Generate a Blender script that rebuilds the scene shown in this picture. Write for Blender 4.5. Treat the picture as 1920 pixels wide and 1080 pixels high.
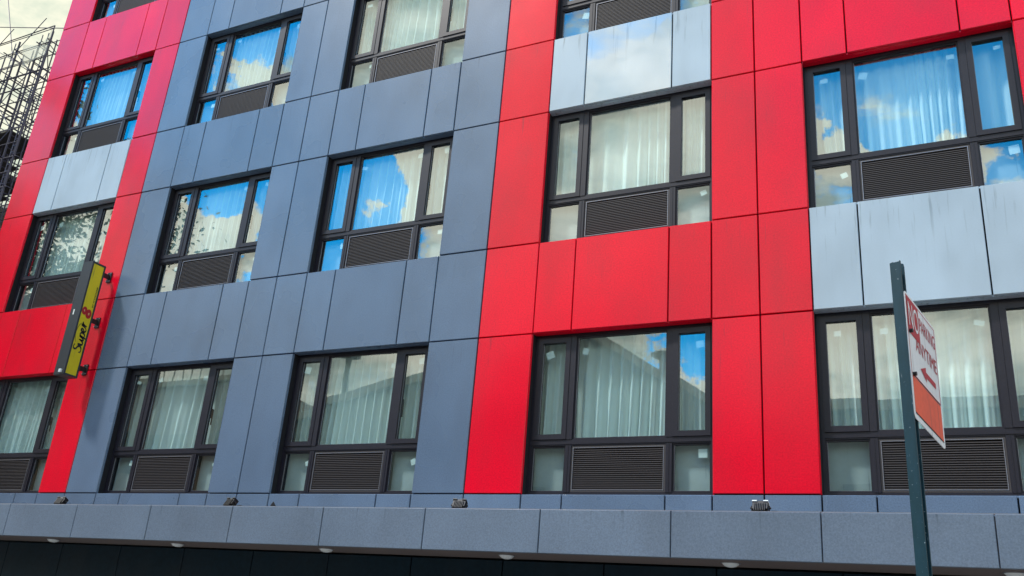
import bpy, math, random
from mathutils import Vector, Matrix
R = math.radians
S = bpy.context.scene
COL = S.collection
for o in list(bpy.data.objects): bpy.data.objects.remove(o)

# ------------------------------------------------------------------ camera
CAMH = 1.6
YAW, PITCH, ROLL, FPX = -0.48606502, 0.37430395, 0.08365457, 1706.88
fw = Vector((math.sin(YAW)*math.cos(PITCH), math.cos(YAW)*math.cos(PITCH), math.sin(PITCH)))
r0 = Vector((math.cos(YAW), -math.sin(YAW), 0)); u0 = r0.cross(fw)
rt = r0*math.cos(ROLL) + u0*math.sin(ROLL); up = -r0*math.sin(ROLL) + u0*math.cos(ROLL)
cam = bpy.data.objects.new('camera', bpy.data.cameras.new('camera')); COL.objects.link(cam)
M = Matrix((rt, up, -fw)).transposed().to_4x4(); M.translation = Vector((0, 0, CAMH))
cam.matrix_world = M
cam.data.sensor_width = 36; cam.data.lens = FPX/1920*36
cam.data.clip_start = .05; cam.data.clip_end = 2000
S.camera = cam

# ------------------------------------------------------------------ sky and sun
SUN_AZ, SUN_EL = 50, 53          # degrees to the left of the facade's normal, height
sd = Vector((-math.sin(R(SUN_AZ))*math.cos(R(SUN_EL)), -math.cos(R(SUN_AZ))*math.cos(R(SUN_EL)), math.sin(R(SUN_EL))))
sun = bpy.data.objects.new('sun', bpy.data.lights.new('sun', 'SUN')); COL.objects.link(sun)
sun.data.energy = 2.6; sun.data.angle = R(5); sun.data.color = (1, .95, .87)
sun.rotation_euler = sd.to_track_quat('Z', 'Y').to_euler()
W = bpy.data.worlds.new('World'); S.world = W; W.use_nodes = True
S.view_settings.view_transform = 'Standard'; S.view_settings.look = 'None'
S.view_settings.exposure = 0.4; S.view_settings.gamma = 1
S.render.engine = 'CYCLES'
S.cycles.max_bounces = 8; S.cycles.transparent_max_bounces = 16; S.cycles.glossy_bounces = 4

class NT:
    """tiny node-tree helper"""
    def __init__(s, nt): s.t = nt; s.t.nodes.clear()
    def n(s, kind, **kw):
        a = s.t.nodes.new(kind)
        for k, v in kw.items():
            if k.startswith('_'): setattr(a, k[1:], v)
            else: s.put(a.inputs[k.replace('__', ' ')], v)
        return a
    def put(s, sock, v):
        if isinstance(v, bpy.types.NodeSocket): s.t.links.new(v, sock)
        elif isinstance(v, bpy.types.Node): s.t.links.new(v.outputs[0], sock)
        elif isinstance(v, (tuple, list)) and len(v) == 3 and sock.type == 'RGBA': sock.default_value = (*v, 1)
        else: sock.default_value = v
    def m(s, op, a, b=0.0, c=None, clamp=False):
        q = s.t.nodes.new('ShaderNodeMath'); q.operation = op; q.use_clamp = clamp
        s.put(q.inputs[0], a); s.put(q.inputs[1], b)
        if c is not None: s.put(q.inputs[2], c)
        return q.outputs[0]
    def mix(s, f, a, b, blend='MIX'):
        q = s.t.nodes.new('ShaderNodeMix'); q.data_type = 'RGBA'; q.blend_type = blend
        s.put(q.inputs[0], f); s.put(q.inputs[6], a); s.put(q.inputs[7], b)
        return q.outputs[2]
    def ss(s, x, lo, hi, a=0.0, b=1.0):
        q = s.t.nodes.new('ShaderNodeMapRange'); q.interpolation_type = 'SMOOTHSTEP'
        s.put(q.inputs[0], x); s.put(q.inputs[1], lo); s.put(q.inputs[2], hi); s.put(q.inputs[3], a); s.put(q.inputs[4], b)
        return q.outputs[0]
    def noise(s, vec, scale, detail=3.0, rough=.5, dist=0.0):
        q = s.t.nodes.new('ShaderNodeTexNoise'); s.put(q.inputs['Vector'], vec)
        q.inputs['Scale'].default_value = scale; q.inputs['Detail'].default_value = detail
        q.inputs['Roughness'].default_value = rough; q.inputs['Distortion'].default_value = dist
        return q.outputs['Fac']
    def vmul(s, v, xyz):
        q = s.t.nodes.new('ShaderNodeVectorMath'); q.operation = 'MULTIPLY'; s.put(q.inputs[0], v); q.inputs[1].default_value = xyz
        return q.outputs[0]

def build_world():
    t = NT(W.node_tree)
    sky = t.n('ShaderNodeTexSky', _sky_type='NISHITA', _sun_disc=False)
    sky.sun_elevation = R(SUN_EL); sky.sun_rotation = math.atan2(sd.x, sd.y)
    sky.altitude = 0; sky.air_density = 1.0; sky.dust_density = .3; sky.ozone_density = 3
    d = t.n('ShaderNodeTexCoord').outputs['Generated']
    nrm = t.n('ShaderNodeVectorMath', _operation='NORMALIZE'); t.put(nrm.inputs[0], d); d = nrm.outputs[0]
    hs = t.n('ShaderNodeHueSaturation'); hs.inputs['Hue'].default_value = .487; hs.inputs['Saturation'].default_value = 1.95; hs.inputs['Value'].default_value = 3.3
    t.put(hs.inputs['Color'], sky); 
    blue = hs.outputs[0]
    n1 = t.noise(t.vmul(d, (1, 1, 2.2)), 3.4, 6, .58, .4)
    n2 = t.noise(t.vmul(d, (1, 1, 2.0)), 7.5, 7, .62, .3)
    cov = t.m('ADD', t.m('MULTIPLY', n1, 1.3), t.m('MULTIPLY', n2, 1.0))
    cov = t.m('ADD', cov, -.30)
    wn = t.n('ShaderNodeTexNoise', Scale=8.0, Detail=7.0, Roughness=.62); t.put(wn.inputs['Vector'], d)
    wc = t.n('ShaderNodeVectorMath', _operation='SUBTRACT'); t.put(wc.inputs[0], wn.outputs['Color']); wc.inputs[1].default_value = (.5, .5, .5)
    ws = t.n('ShaderNodeVectorMath', _operation='SCALE'); t.put(ws.inputs[0], wc); ws.inputs['Scale'].default_value = .22
    wa = t.n('ShaderNodeVectorMath', _operation='ADD'); t.put(wa.inputs[0], ws); t.put(wa.inputs[1], d)
    wd = t.n('ShaderNodeVectorMath', _operation='NORMALIZE'); t.put(wd.inputs[0], wa); wd = wd.outputs[0]
    for az, el, rad, amp in BLUES:                       # gaps of clear sky
        c = (math.sin(R(az))*math.cos(R(el)), -math.cos(R(az))*math.cos(R(el)), math.sin(R(el)))
        q = t.n('ShaderNodeVectorMath', _operation='DOT_PRODUCT'); t.put(q.inputs[0], wd); q.inputs[1].default_value = c
        g = t.ss(q.outputs['Value'], math.cos(R(rad*1.15)), math.cos(R(rad*.2)), 0.0, amp)
        cov = t.m('SUBTRACT', cov, g)
    wh = 0.0
    for az, el, rad, amp in WHITES:                      # separate bright clouds drifting in front of the blue
        c = (math.sin(R(az))*math.cos(R(el)), -math.cos(R(az))*math.cos(R(el)), math.sin(R(el)))
        q = t.n('ShaderNodeVectorMath', _operation='DOT_PRODUCT'); t.put(q.inputs[0], wd); q.inputs[1].default_value = c
        wh = t.m('ADD', wh, t.ss(q.outputs['Value'], math.cos(R(rad*1.15)), math.cos(R(rad*.2)), 0.0, amp))
    cov = t.m('ADD', cov, wh)
    mask = t.ss(cov, .42, .63)
    n3 = t.noise(t.vmul(d, (1, 1, 2.6)), 4.5, 6, .6, .6)
    n4 = t.noise(t.vmul(d, (1, 1, 2.6)), 13, 5, .6, .3)
    sh = t.m('ADD', t.m('MULTIPLY', n3, .7), t.m('MULTIPLY', n4, .3))
    tone = t.m('MINIMUM', 1.0, t.m('ADD', t.ss(sh, .38, .60), wh))
    cc = t.mix(tone, (4.6, 5.6, 5.0), (14.5, 14.0, 11.6))
    sepd = t.n('ShaderNodeSeparateXYZ'); t.put(sepd.inputs[0], d)
    cc = t.mix(t.ss(sepd.outputs[1], .1, .35), cc, t.mix(tone, (5.4, 6.1, 5.0), (8.6, 8.3, 6.6)))
    out = t.mix(mask, blue, cc)
    bg = t.n('ShaderNodeBackground', Color=out, Strength=.1)
    o = t.n('ShaderNodeOutputWorld'); t.t.links.new(bg.outputs[0], o.inputs[0])
BLUES = [(-57, 31, 13, .62), (-46, 25.5, 7, .62), (-39.5, 25.8, 5.5, .66), (-1, 34.5, 11, .68), (-16.4, 17.6, 2.6, .5), (-47, 36, 4, .35), (-21, 40, 5, .42), (60, 30, 20, .5), (-20, 70, 25, .5)]
WHITES = [(-56, 20, 6, .9), (-51, 21, 3, .7), (-47, 20.6, 2.6, .8), (-44.6, 23, 1.6, .5), (-38.6, 23.6, 1.8, .7), (-35.6, 27.5, 3.0, .6), (-47.5, 31.6, 1.6, .45), (-50, 33.5, 1.2, .4), (-45, 32, 2.0, .5), (-6.3, 29.6, 2.2, .6), (0.5, 28.2, 2.2, .5)]
build_world()

# ------------------------------------------------------------------ helpers
def tag(o, label=None, cat=None, group=None, kind=None):
    if label: o['label'] = label
    if cat: o['category'] = cat
    if group: o['group'] = group
    if kind: o['kind'] = kind
    return o
def empty(name, loc, label, cat, group=None, rz=0):
    o = bpy.data.objects.new(name, None); COL.objects.link(o); o.location = loc; o.rotation_euler.z = rz
    o.empty_display_size = .2
    return tag(o, label, cat, group)

class MB:
    def __init__(s): s.v = []; s.f = []; s.c = []; s.sm = []
    def add(s, vs, fs, col=None, smooth=False):
        b = len(s.v); s.v += [tuple(p) for p in vs]
        s.f += [tuple(b+i for i in f) for f in fs]
        s.sm += [smooth]*len(fs)
        s.c += (col if col else [(1, 1, 1, 1)]*len(vs))
    def box(s, x0, x1, y0, y1, z0, z1, col=None):
        vs = [(x, y, z) for z in (z0, z1) for y in (y0, y1) for x in (x0, x1)]
        s.add(vs, [(0, 2, 3, 1), (4, 5, 7, 6), (0, 1, 5, 4), (2, 6, 7, 3), (0, 4, 6, 2), (1, 3, 7, 5)], [col]*8 if col else None)
    def obox(s, c, ax, ay, az, hx, hy, hz):
        """oriented box, centre c and half sizes along axes"""
        c, ax, ay, az = map(Vector, (c, ax, ay, az)); vs = []
        for k in (-1, 1):
            for j in (-1, 1):
                for i in (-1, 1): vs.append(c+ax*hx*i+ay*hy*j+az*hz*k)
        s.add(vs, [(0, 2, 3, 1), (4, 5, 7, 6), (0, 1, 5, 4), (2, 6, 7, 3), (0, 4, 6, 2), (1, 3, 7, 5)])
    def tube(s, a, b, r, n=6, r2=None):
        a, b = Vector(a), Vector(b); d = (b-a).normalized(); r2 = r if r2 is None else r2
        h = Vector((0, 0, 1)) if abs(d.z) < .9 else Vector((1, 0, 0)); p = d.cross(h).normalized(); q = d.cross(p)
        vs = []
        for e, rr in ((a, r), (b, r2)):
            for i in range(n):
                t = 2*math.pi*i/n; vs.append(e+p*rr*math.cos(t)+q*rr*math.sin(t))
        fs = [(i, (i+1) % n, n+(i+1) % n, n+i) for i in range(n)]
        s.add(vs, fs, smooth=n > 6); s.add(vs, [tuple(range(n))[::-1], tuple(range(n, 2*n))])
    def panel(s, x0, x1, z0, z1, y, th=.03, ch=.005, tone=None, ztop=None, zspan=None):
        """cladding panel facing -y with a chamfered front edge, colour attr = (tone, depth below top, salt, 1)"""
        t = tone if tone is not None else random.random()
        j = [random.uniform(-.0022, .0022) for _ in range(4)]
        fr = [(x0+ch, y+j[0], z0+ch), (x1-ch, y+j[1], z0+ch), (x1-ch, y+j[2], z1-ch), (x0+ch, y+j[3], z1-ch)]
        md = [(x0, y+ch+.002, z0), (x1, y+ch+.002, z0), (x1, y+ch+.002, z1), (x0, y+ch+.002, z1)]
        bk = [(x0, y+th, z0), (x1, y+th, z0), (x1, y+th, z1), (x0, y+th, z1)]
        fs = [(0, 1, 2, 3)]
        for o in (0, 4):
            for i in range(4): k = (i+1) % 4; fs.append((o+i, o+4+i, o+4+k, o+k))
        fs.append((11, 10, 9, 8))
        cs = [(t, 0.0 if i % 4 in (0, 1) else 1.0, random.random(), 1) for i in range(12)]
        s.add(fr+md+bk, fs, cs)
    def build(s, name, mat, parent=None, smooth=None):
        me = bpy.data.meshes.new(name); me.from_pydata(s.v, [], s.f)
        me.polygons.foreach_set('use_smooth', s.sm if smooth is None else [smooth]*len(s.f))
        ca = me.color_attributes.new('tone', 'FLOAT_COLOR', 'POINT')
        ca.data.foreach_set('color', [x for c in s.c for x in c])
        me.materials.append(mat); me.update()
        o = bpy.data.objects.new(name, me); COL.objects.link(o)
        if parent: o.parent = parent
        return o

def principled(name, base, rough=.5, metal=0, spec=.5, bump=None, fn=None, coat=0, coat_rough=.1):
    m = bpy.data.materials.new(name); m.use_nodes = True; t = NT(m.node_tree)
    b = t.n('ShaderNodeBsdfPrincipled'); o = t.n('ShaderNodeOutputMaterial'); t.t.links.new(b.outputs[0], o.inputs[0])
    t.put(b.inputs['Base Color'], base); b.inputs['Roughness'].default_value = rough; b.inputs['Metallic'].default_value = metal
    b.inputs['Specular IOR Level'].default_value = spec
    b.inputs['Coat Weight'].default_value = coat; b.inputs['Coat Roughness'].default_value = coat_rough
    if fn: fn(t, b)
    return m

def grain(base, amt=.12, var=.06, scale=55, streak=False, salt=False, bump=.0):
    def fn(t, b):
        ob = t.n('ShaderNodeTexCoord').outputs['Object']
        at = t.n('ShaderNodeAttribute', _attribute_name='tone')
        sep = t.n('ShaderNodeSeparateColor'); t.put(sep.inputs[0], at.outputs['Color'])
        n = t.noise(ob, scale, 2, .7); big = t.noise(ob, .9, 3, .5)
        k = t.m('ADD', 1-amt*.5*2+amt*0, t.m('MULTIPLY', n, amt*2))
        k = t.m('MULTIPLY', k, t.m('ADD', 1-var*.5, t.m('MULTIPLY', sep.outputs[0], var)))
        k = t.m('MULTIPLY', k, t.m('ADD', .82, t.m('MULTIPLY', big, .36)))
        c = t.mix(1.0, base, (1, 1, 1)); 
        mul = t.n('ShaderNodeVectorMath', _operation='SCALE'); t.put(mul.inputs[0], base if isinstance(base, bpy.types.NodeSocket) else (base[0], base[1], base[2])); t.put(mul.inputs[3], k)
        col = mul.outputs[0]
        # rain streaks running down from the upper edge of a panel
        st = t.noise(t.vmul(ob, (1, 1, .05)), 26, 3, .6); fall = sep.outputs[1]
        lo = .56 if streak else .60
        s1 = t.m('MULTIPLY', t.ss(st, lo, lo+.12), t.m('POWER', fall, 2.2 if streak else 3.0))
        col = t.mix(t.m('MULTIPLY', s1, .42 if streak else .42), col, (.03, .045, .06))
        dirt = t.noise(t.vmul(ob, (1, 1, .45)), 2.2, 2, .5)
        col = t.mix(t.m('MULTIPLY', t.ss(dirt, .30, .90), .22), col, (.05, .05, .055))
        t.put(b.inputs['Base Color'], col)
        t.put(b.inputs['Roughness'], t.m('ADD', b.inputs['Roughness'].default_value-.05, t.m('MULTIPLY', big, .1)))
        bp = t.n('ShaderNodeBump', Strength=.05, Distance=.02); t.put(bp.inputs['Height'], t.noise(ob, 1.6, 1, .5))
        t.put(b.inputs['Normal'], bp)
    return fn

MAT = {}
RED = (.84, .0, .024); GREY = (.128, .192, .300); WHITE = (.43, .54, .65); FASC = (.145, .19, .262)
MAT['red'] = principled('red_panel', RED, .24, fn=grain(RED, .30, var=.20), spec=.38)
MAT['grey'] = principled('grey_panel', GREY, .28, fn=grain(GREY, .42, var=.16, scale=75), spec=.5)
MAT['white'] = principled('white_panel', WHITE, .3, fn=grain(WHITE, .05, streak=True), spec=.5)
MAT['gloss_white'] = principled('glossy_white_panel', WHITE, .25, fn=grain(WHITE, .04, streak=True), coat=1, coat_rough=.02)
MAT['gloss_white'].node_tree.nodes['Principled BSDF'].inputs['Coat IOR'].default_value = 2.3
MAT['fascia'] = principled('fascia_panel', FASC, .4, fn=grain(FASC, .40, var=.10, scale=80))
MAT['soffit'] = principled('soffit', (.16, .13, .13), .6, fn=grain((.16, .13, .13), .2))
MAT['joint'] = principled('joint', (.006, .007, .012), .9)
def frame_fn(t, b):
    ob = t.n('ShaderNodeTexCoord').outputs['Object']
    t.put(b.inputs['Base Color'], t.mix(t.noise(ob, 40, 3, .6), (.009, .009, .017), (.022, .019, .031)))
MAT['frame'] = principled('window_frame', (.035, .035, .045), .42, fn=frame_fn, spec=.4)
MAT['slat'] = principled('louvre_slat', (.066, .058, .062), .5, spec=.4)
MAT['edge'] = principled('aluminium_edge', (.35, .36, .42), .35, metal=.6)
MAT['paper'] = principled('paper', (.72, .78, .78), .8)
MAT['room'] = principled('room', (.24, .28, .29), .9)
MAT['board'] = principled('board', (.74, .80, .82), .7, fn=grain((.42, .46, .48), .1, scale=9))
MAT['black'] = principled('black_metal', (.012, .012, .015), .45)
MAT['signbox'] = principled('sign_box', (.030, .034, .042), .4, fn=grain((.030, .034, .042), .2, scale=20))
MAT['yellow'] = principled('sign_yellow', (.70, .58, .010), .4, fn=grain((.70, .58, .010), .10))
MAT['sred'] = principled('sign_red', (.42, .012, .02), .45)
MAT['cream'] = principled('lettering_highlight', (.75, .68, .3), .5)
MAT['lamp'] = principled('lamp_dome', (.7, .75, .8), .35)
MAT['swhite'] = principled('sign_white', (.82, .84, .92), .4, fn=grain((.82, .84, .92), .06))
MAT['ntext'] = principled('sign_text_red', (.42, .008, .022), .45)
MAT['orange'] = principled('sign_orange', (.88, .10, .03), .45, fn=grain((.88, .10, .03), .16, scale=40))
MAT['conc'] = principled('concrete', (.30, .29, .26), .9, fn=grain((.30, .29, .26), .2, scale=3))
MAT['tubes'] = principled('scaffold_steel', (.02, .018, .055), .5)
MAT['deck'] = principled('scaffold_deck', (.05, .045, .05), .9)
MAT['asphalt'] = principled('asphalt', (.05, .05, .052), .9, fn=grain((.05, .05, .052), .3, scale=30))
MAT['pave'] = principled('sidewalk', (.30, .29, .27), .9, fn=grain((.30, .29, .27), .2, scale=14))
MAT['dark'] = principled('dark_panel', (.004, .020, .036), .5, fn=grain((.004, .020, .036), .5, scale=20), spec=.25)
MAT['siding'] = principled('siding', (.22, .27, .28), .8, fn=grain((.22, .27, .28), .2, scale=4))
MAT['roofm'] = principled('roof', (.42, .43, .40), .7)
MAT['brick'] = principled('brick', (.22, .16, .13), .85, fn=grain((.22, .16, .13), .3, scale=12))
MAT['paint'] = principled('road_paint', (.7, .7, .66), .7)
def post_fn(t, b):
    ob = t.n('ShaderNodeTexCoord').outputs['Object']
    c = t.mix(t.noise(t.vmul(ob, (1, 1, .3)), 30, 4, .7), (.006, .032, .040), (.014, .060, .095))
    c = t.mix(t.ss(t.noise(ob, 90, 3, .7), .66, .74), c, (.30, .38, .42))
    c = t.mix(t.ss(t.noise(t.vmul(ob, (1, 1, .12)), 110, 2, .6), .70, .78), c, (.22, .27, .30))
    t.put(b.inputs['Base Color'], c)
MAT['post'] = principled('post_paint', (.01, .03, .04), .5, spec=.3, fn=post_fn)
def bark_fn(t, b):
    ob = t.n('ShaderNodeTexCoord').outputs['Object']
    t.put(b.inputs['Base Color'], t.mix(t.noise(t.vmul(ob, (1, 1, .3)), 9, 5, .7), (.06, .05, .035), (.20, .17, .12)))
MAT['bark'] = principled('bark', (.1, .08, .06), .9, fn=bark_fn)
def leaf_fn(t, b):
    at = t.n('ShaderNodeAttribute', _attribute_name='tone')
    t.put(b.inputs['Base Color'], t.mix(at.outputs['Fac'], (.02, .04, .018), (.09, .14, .05)))
MAT['leaf'] = principled('leaf', (.05, .09, .03), .6, fn=leaf_fn)
def glass_mat():
    m = bpy.data.materials.new('window_glass'); m.use_nodes = True; t = NT(m.node_tree)
    ob = t.n('ShaderNodeTexCoord').outputs['Object']
    bp = t.n('ShaderNodeBump', Strength=.005, Distance=.1); t.put(bp.inputs['Height'], t.noise(ob, 2.2, 1, .4))
    fr = t.n('ShaderNodeFresnel', IOR=GLASS_IOR); t.put(fr.inputs['Normal'], bp)
    geo = t.n('ShaderNodeNewGeometry'); fr = t.m('MULTIPLY', fr.outputs[0], t.m('SUBTRACT', 1.0, geo.outputs['Backfacing']))
    gl = t.n('ShaderNodeBsdfGlossy', Roughness=0.0, Color=(.95, 1, 1)); t.put(gl.inputs['Normal'], bp)
    tr = t.n('ShaderNodeBsdfTransparent', Color=(.93, 1.0, 1.0))
    mx = t.n('ShaderNodeMixShader'); t.put(mx.inputs[0], fr); t.put(mx.inputs[1], tr); t.put(mx.inputs[2], gl)
    o = t.n('ShaderNodeOutputMaterial'); t.t.links.new(mx.outputs[0], o.inputs[0])
    return m
GLASS_IOR = 2.7
MAT['glass'] = glass_mat()
def sheer_mat():
    m = bpy.data.materials.new('sheer_curtain'); m.use_nodes = True; t = NT(m.node_tree)
    ob = t.n('ShaderNodeTexCoord').outputs['Object']
    c = t.mix(t.noise(t.vmul(ob, (1, 1, .2)), 30, 3, .6), (.80, .90, .90), (.92, .98, .98))
    df = t.n('ShaderNodeBsdfDiffuse', Color=c); tl = t.n('ShaderNodeBsdfTranslucent', Color=c)
    mx = t.n('ShaderNodeMixShader'); mx.inputs[0].default_value = .12; t.put(mx.inputs[1], df); t.put(mx.inputs[2], tl)
    lw = t.n('ShaderNodeLayerWeight', Blend=.5); tr = t.n('ShaderNodeBsdfTransparent')
    m2 = t.n('ShaderNodeMixShader'); t.put(m2.inputs[0], t.ss(lw.outputs['Facing'], .0, .6, .74, 1.0)); t.put(m2.inputs[1], tr); t.put(m2.inputs[2], mx); mx = m2
    o = t.n('ShaderNodeOutputMaterial'); t.t.links.new(mx.outputs[0], o.inputs[0])
    return m
MAT['sheer'] = sheer_mat()
def net_mat():
    m = bpy.data.materials.new('debris_net'); m.use_nodes = True; t = NT(m.node_tree)
    df = t.n('ShaderNodeBsdfDiffuse', Color=(.5, .52, .46)); tr = t.n('ShaderNodeBsdfTransparent')
    mx = t.n('ShaderNodeMixShader'); mx.inputs[0].default_value = .45; t.put(mx.inputs[1], tr); t.put(mx.inputs[2], df)
    o = t.n('ShaderNodeOutputMaterial'); t.t.links.new(mx.outputs[0], o.inputs[0])
    return m
MAT['net'] = net_mat()

# ------------------------------------------------------------------ ground
def struct(name, mb, mat): return tag(mb.build(name, mat), kind='structure')
g = MB(); g.add([(-600, -600, -.15), (600, -600, -.15), (600, 600, -.15), (-600, 600, -.15)], [(0, 1, 2, 3)]); struct('ground', g, MAT['asphalt'])
g = MB()
for i in range(-40, 14):
    for j in range(4): g.panel(0, 0, 0, 0, 0) if False else g.box(i*1.5+.006, i*1.5+1.494, 2.95+.16+j*1.5, 2.95+.16+j*1.5+1.488, -.146, 0)
struct('sidewalk', g, MAT['pave'])
g = MB(); g.box(-60, 21, 2.95, 3.10, -.146, -.002); struct('kerb', g, MAT['conc'])
g = MB(); g.box(-60, 30, -12, -9, -.146, 0); struct('far_sidewalk', g, MAT['pave'])
g = MB()
for i in range(-12, 6): g.box(i*6, i*6+3, -3.05, -2.93, -.146, -.142)
struct('road_marking', g, MAT['paint'])

# ------------------------------------------------------------------ the hotel
FY = 9.0
XM, XL, XK, XJ, XI, XH, XG, XF, XE, XD, XC, XB, XA, XW, XR = -15.16, -14.39, -12.30, -11.71, -11.07, -8.99, -8.48, -7.95, -5.848, -5.153, -4.437, -2.337, -1.829, -1.298, .80
XS, XT = 1.33, 1.87
WIN = [('LK', XL, XK), ('IH', XI, XH), ('FE', XF, XE), ('CB', XC, XB), ('WR', XW, XR)]
ZB = [3.151, 6.160, 9.126, 12.12, 15.12]; ZT = [4.996, 8.000, 10.940, 13.94, 16.94]
ZROOF = 18.2
GAP = .007
hotel = empty('hotel_building', (-7, FY, 0), 'modern hotel clad in red, grey and white panels with rows of dark-framed windows', 'building')
hotel.location = (0, 0, 0)
def split(x0, x1):            # joints above and below a window follow its mullions
    return [x0, x0+.482, x1-.482, x1]
cols = [('s', XM, XL, 'red'), ('w', XL, XK, 'red'), ('s', XK, XJ, 'red'), ('s', XJ, XI, 'grey'), ('w', XI, XH, 'grey'), ('s', XH, XG, 'grey'),
        ('s', XG, XF, 'grey'), ('w', XF, XE, 'grey'), ('s', XE, XD, 'grey'), ('s', XD, XC, 'redr'), ('w', XC, XB, 'redr'), ('s', XB, XA, 'redr'),
        ('s', XA, XW, 'redr'), ('w', XW, XR, 'redr'), ('s', XR, XS, 'redr'), ('s', XS, XT, 'redr'), ('s', XT, 3.4, 'greyr'), ('s', 3.4, 5.2, 'greyr')]
fields = {'red': MB(), 'grey': MB(), 'redr': MB(), 'base': MB(), 'greyr': MB()}
whites = []
random.seed(5)
def reveal(mb, side, x0, x1, z0, z1, d=.115):
    # returns of the cladding into a window opening, butted 2 mm behind the panel faces
    if side == 'L': mb.box(x0-.020, x0-.001, FY+.032, FY+d, z0, z1)
    if side == 'R': mb.box(x1+.001, x1+.020, FY+.032, FY+d, z0, z1)
    if side == 'T': mb.box(x0, x1, FY+.032, FY+d, z1+.001, z1+.020)
    if side == 'B': mb.box(x0, x1, FY+.032, FY+d, z0-.020, z0-.001)
def pan(mb, x0, x1, z0, z1, **k): mb.panel(x0+GAP, x1-GAP, z0+GAP, z1-GAP, FY, **k)
white_at = {('LK', 1), ('CB', 1), ('WR', 0)}      # spandrel above window row index i
for kind, x0, x1, c in cols:
    mb = fields[c]
    zs = [ZB[0]]
    for i in range(5): zs += [ZT[i]] + ([ZB[i+1]] if i < 4 else [ZROOF])
    if kind == 's':
        for a, b in zip(zs, zs[1:]): pan(mb, x0, x1, a, b)
        pan(fields['base'], x0, x1, 2.80, ZB[0])
    else:
        nm = [w[0] for w in WIN if w[1] == x0][0]
        sx = split(x0, x1)
        for a, b in zip(sx, sx[1:]): pan(fields['base'], a, b, 2.80, ZB[0])
        for i in range(5):
            z0 = ZT[i]; z1 = ZB[i+1] if i < 4 else ZROOF
            if (nm, i) in white_at:
                w = MB()
                for q, (a, b) in enumerate(zip(sx, sx[1:])): 
                    if nm == 'CB' and q == 1: gw = MB(); pan(gw, a, b, z0, z1); whites.append((gw, 'gloss'))
                    else: pan(w, a, b, z0, z1)
                reveal(w, 'T', x0, x1, ZB[i], z0); reveal(w, 'B', x0, x1, z1, 0)
                whites.append((w, 'plain'))
            else:
                for a, b in zip(sx, sx[1:]): pan(mb, a, b, z0, z1)
                reveal(mb, 'T', x0, x1, ZB[i], z0)
                if i < 4: reveal(mb, 'B', x0, x1, z1, 0)
            reveal(mb, 'L', x0, x1, ZB[i], ZT[i]); reveal(mb, 'R', x0, x1, ZB[i], ZT[i])
        reveal(fields['base'], 'B', x0, x1, ZB[0], 0)
fields['red'].build('red_cladding', MAT['red'], hotel); fields['redr'].build('red_cladding', MAT['red'], hotel)
fields['greyr'].build('grey_cladding', MAT['grey'], hotel); fields['grey'].build('grey_cladding', MAT['grey'], hotel); fields['base'].build('base_cladding', MAT['grey'], hotel)
for w, k in whites:
    o = w.build('white_spandrel', MAT['gloss_white' if k == 'gloss' else 'white'], hotel)
    if k == 'gloss': o['label'] = 'glossy white spandrel panel mirroring the clouds'
# dark carcass behind the joints, with the openings left open
g = MB()
y0, y1 = FY+.034, FY+.30
edges = sorted({c[1] for c in cols} | {5.2})
for kind, x0, x1, c in cols:
    if kind == 's': g.box(x0, x1, y0, y1, 2.70, ZROOF-.02)
    else:
        g.box(x0+.001, x1-.001, FY+.12, y1, 2.70, ZB[0]-.022); g.box(x0+.001, x1-.001, y0, FY+.12, 2.70, ZB[0]-.022)
        for i in range(5):
            z1 = ZB[i+1]-.022 if i < 4 else ZROOF-.02
            g.box(x0+.001, x1-.001, y0, y1, ZT[i]+.022, z1)
g.build('wall', MAT['joint'], hotel)
g = MB()                                            # body of the building: side walls, floors, roof
for j in range(12):
    for a, b in zip([2.8]+ZB[1:]+[ZROOF], ZB[1:]+[ZROOF]):
        yy = FY+.34+j*1.2
        g.box(XM+.002, XM+.03, yy, yy+1.19, a+GAP, b-GAP)
g.build('side_cladding', MAT['grey'], hotel)
g = MB(); g.box(XM+.034, 5.2, 14.5, 24, 0, ZROOF-.03); g.box(XM+.034, 5.2, FY+.302, 14.49, ZROOF-.3, ZROOF-.03)
g.box(XM+.034, XM+.3, FY+.302, 14.49, 2.4, ZROOF-.31); g.box(4.9, 5.2, FY+.302, 14.49, 2.4, ZROOF-.31)
g.build('rear_block', MAT['conc'], hotel)
g = MB()                                            # rooms
for i in range(5): g.box(XM+.31, 4.89, FY+.302, 14.49, (ZB[i]-.75), (ZB[i]-.55))
for x in (XM+.32, XJ, XG, XD, XA, XT): g.box(x-.06, x+.06, FY+.302, 14.48, 2.6, ZROOF-.32)
g.box(XM+.31, 4.89, 11.4, 11.5, 2.61, ZROOF-.33)
g.build('room_partition', MAT['room'], hotel)

# --- canopy
CY = 7.63
g = MB(); x = -11.0; px = 1.219
ox = 7.63*.0136
k = -12
xs = [ox+px*i for i in range(-13, 5)]
fa = MB()
for a, b in zip(xs, xs[1:]): fa.panel(a+.004, b-.004, 2.392, 2.777, CY, th=.03)
g.box(xs[0], xs[-1], CY+.032, 8.31, 2.40, 2.47); g.box(xs[0], xs[-1], CY+.032, CY+.06, 2.472, 2.765); g.box(xs[0], xs[-1], CY+.062, FY+.02, 2.70, 2.745)
canopy = g.build('canopy', MAT['soffit'], hotel)
fa.build('fascia', MAT['fascia'], canopy)
g = MB(); g.box(xs[0], xs[-1], CY-.002, CY+.06, 2.768, 2.776) if False else g.box(xs[0], xs[-1], CY+.012, CY+.07, 2.7785, 2.783); g.build('edge_trim', MAT['edge'], canopy)
g = MB(); 
for i in range(-16, 6):
    a = i*1.06
    g.panel(a+.006, a+1.054, 1.90, 2.385, 8.31, tone=.5); g.panel(a+.006, a+1.054, .02, 1.888, 8.33, tone=.5)
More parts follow.
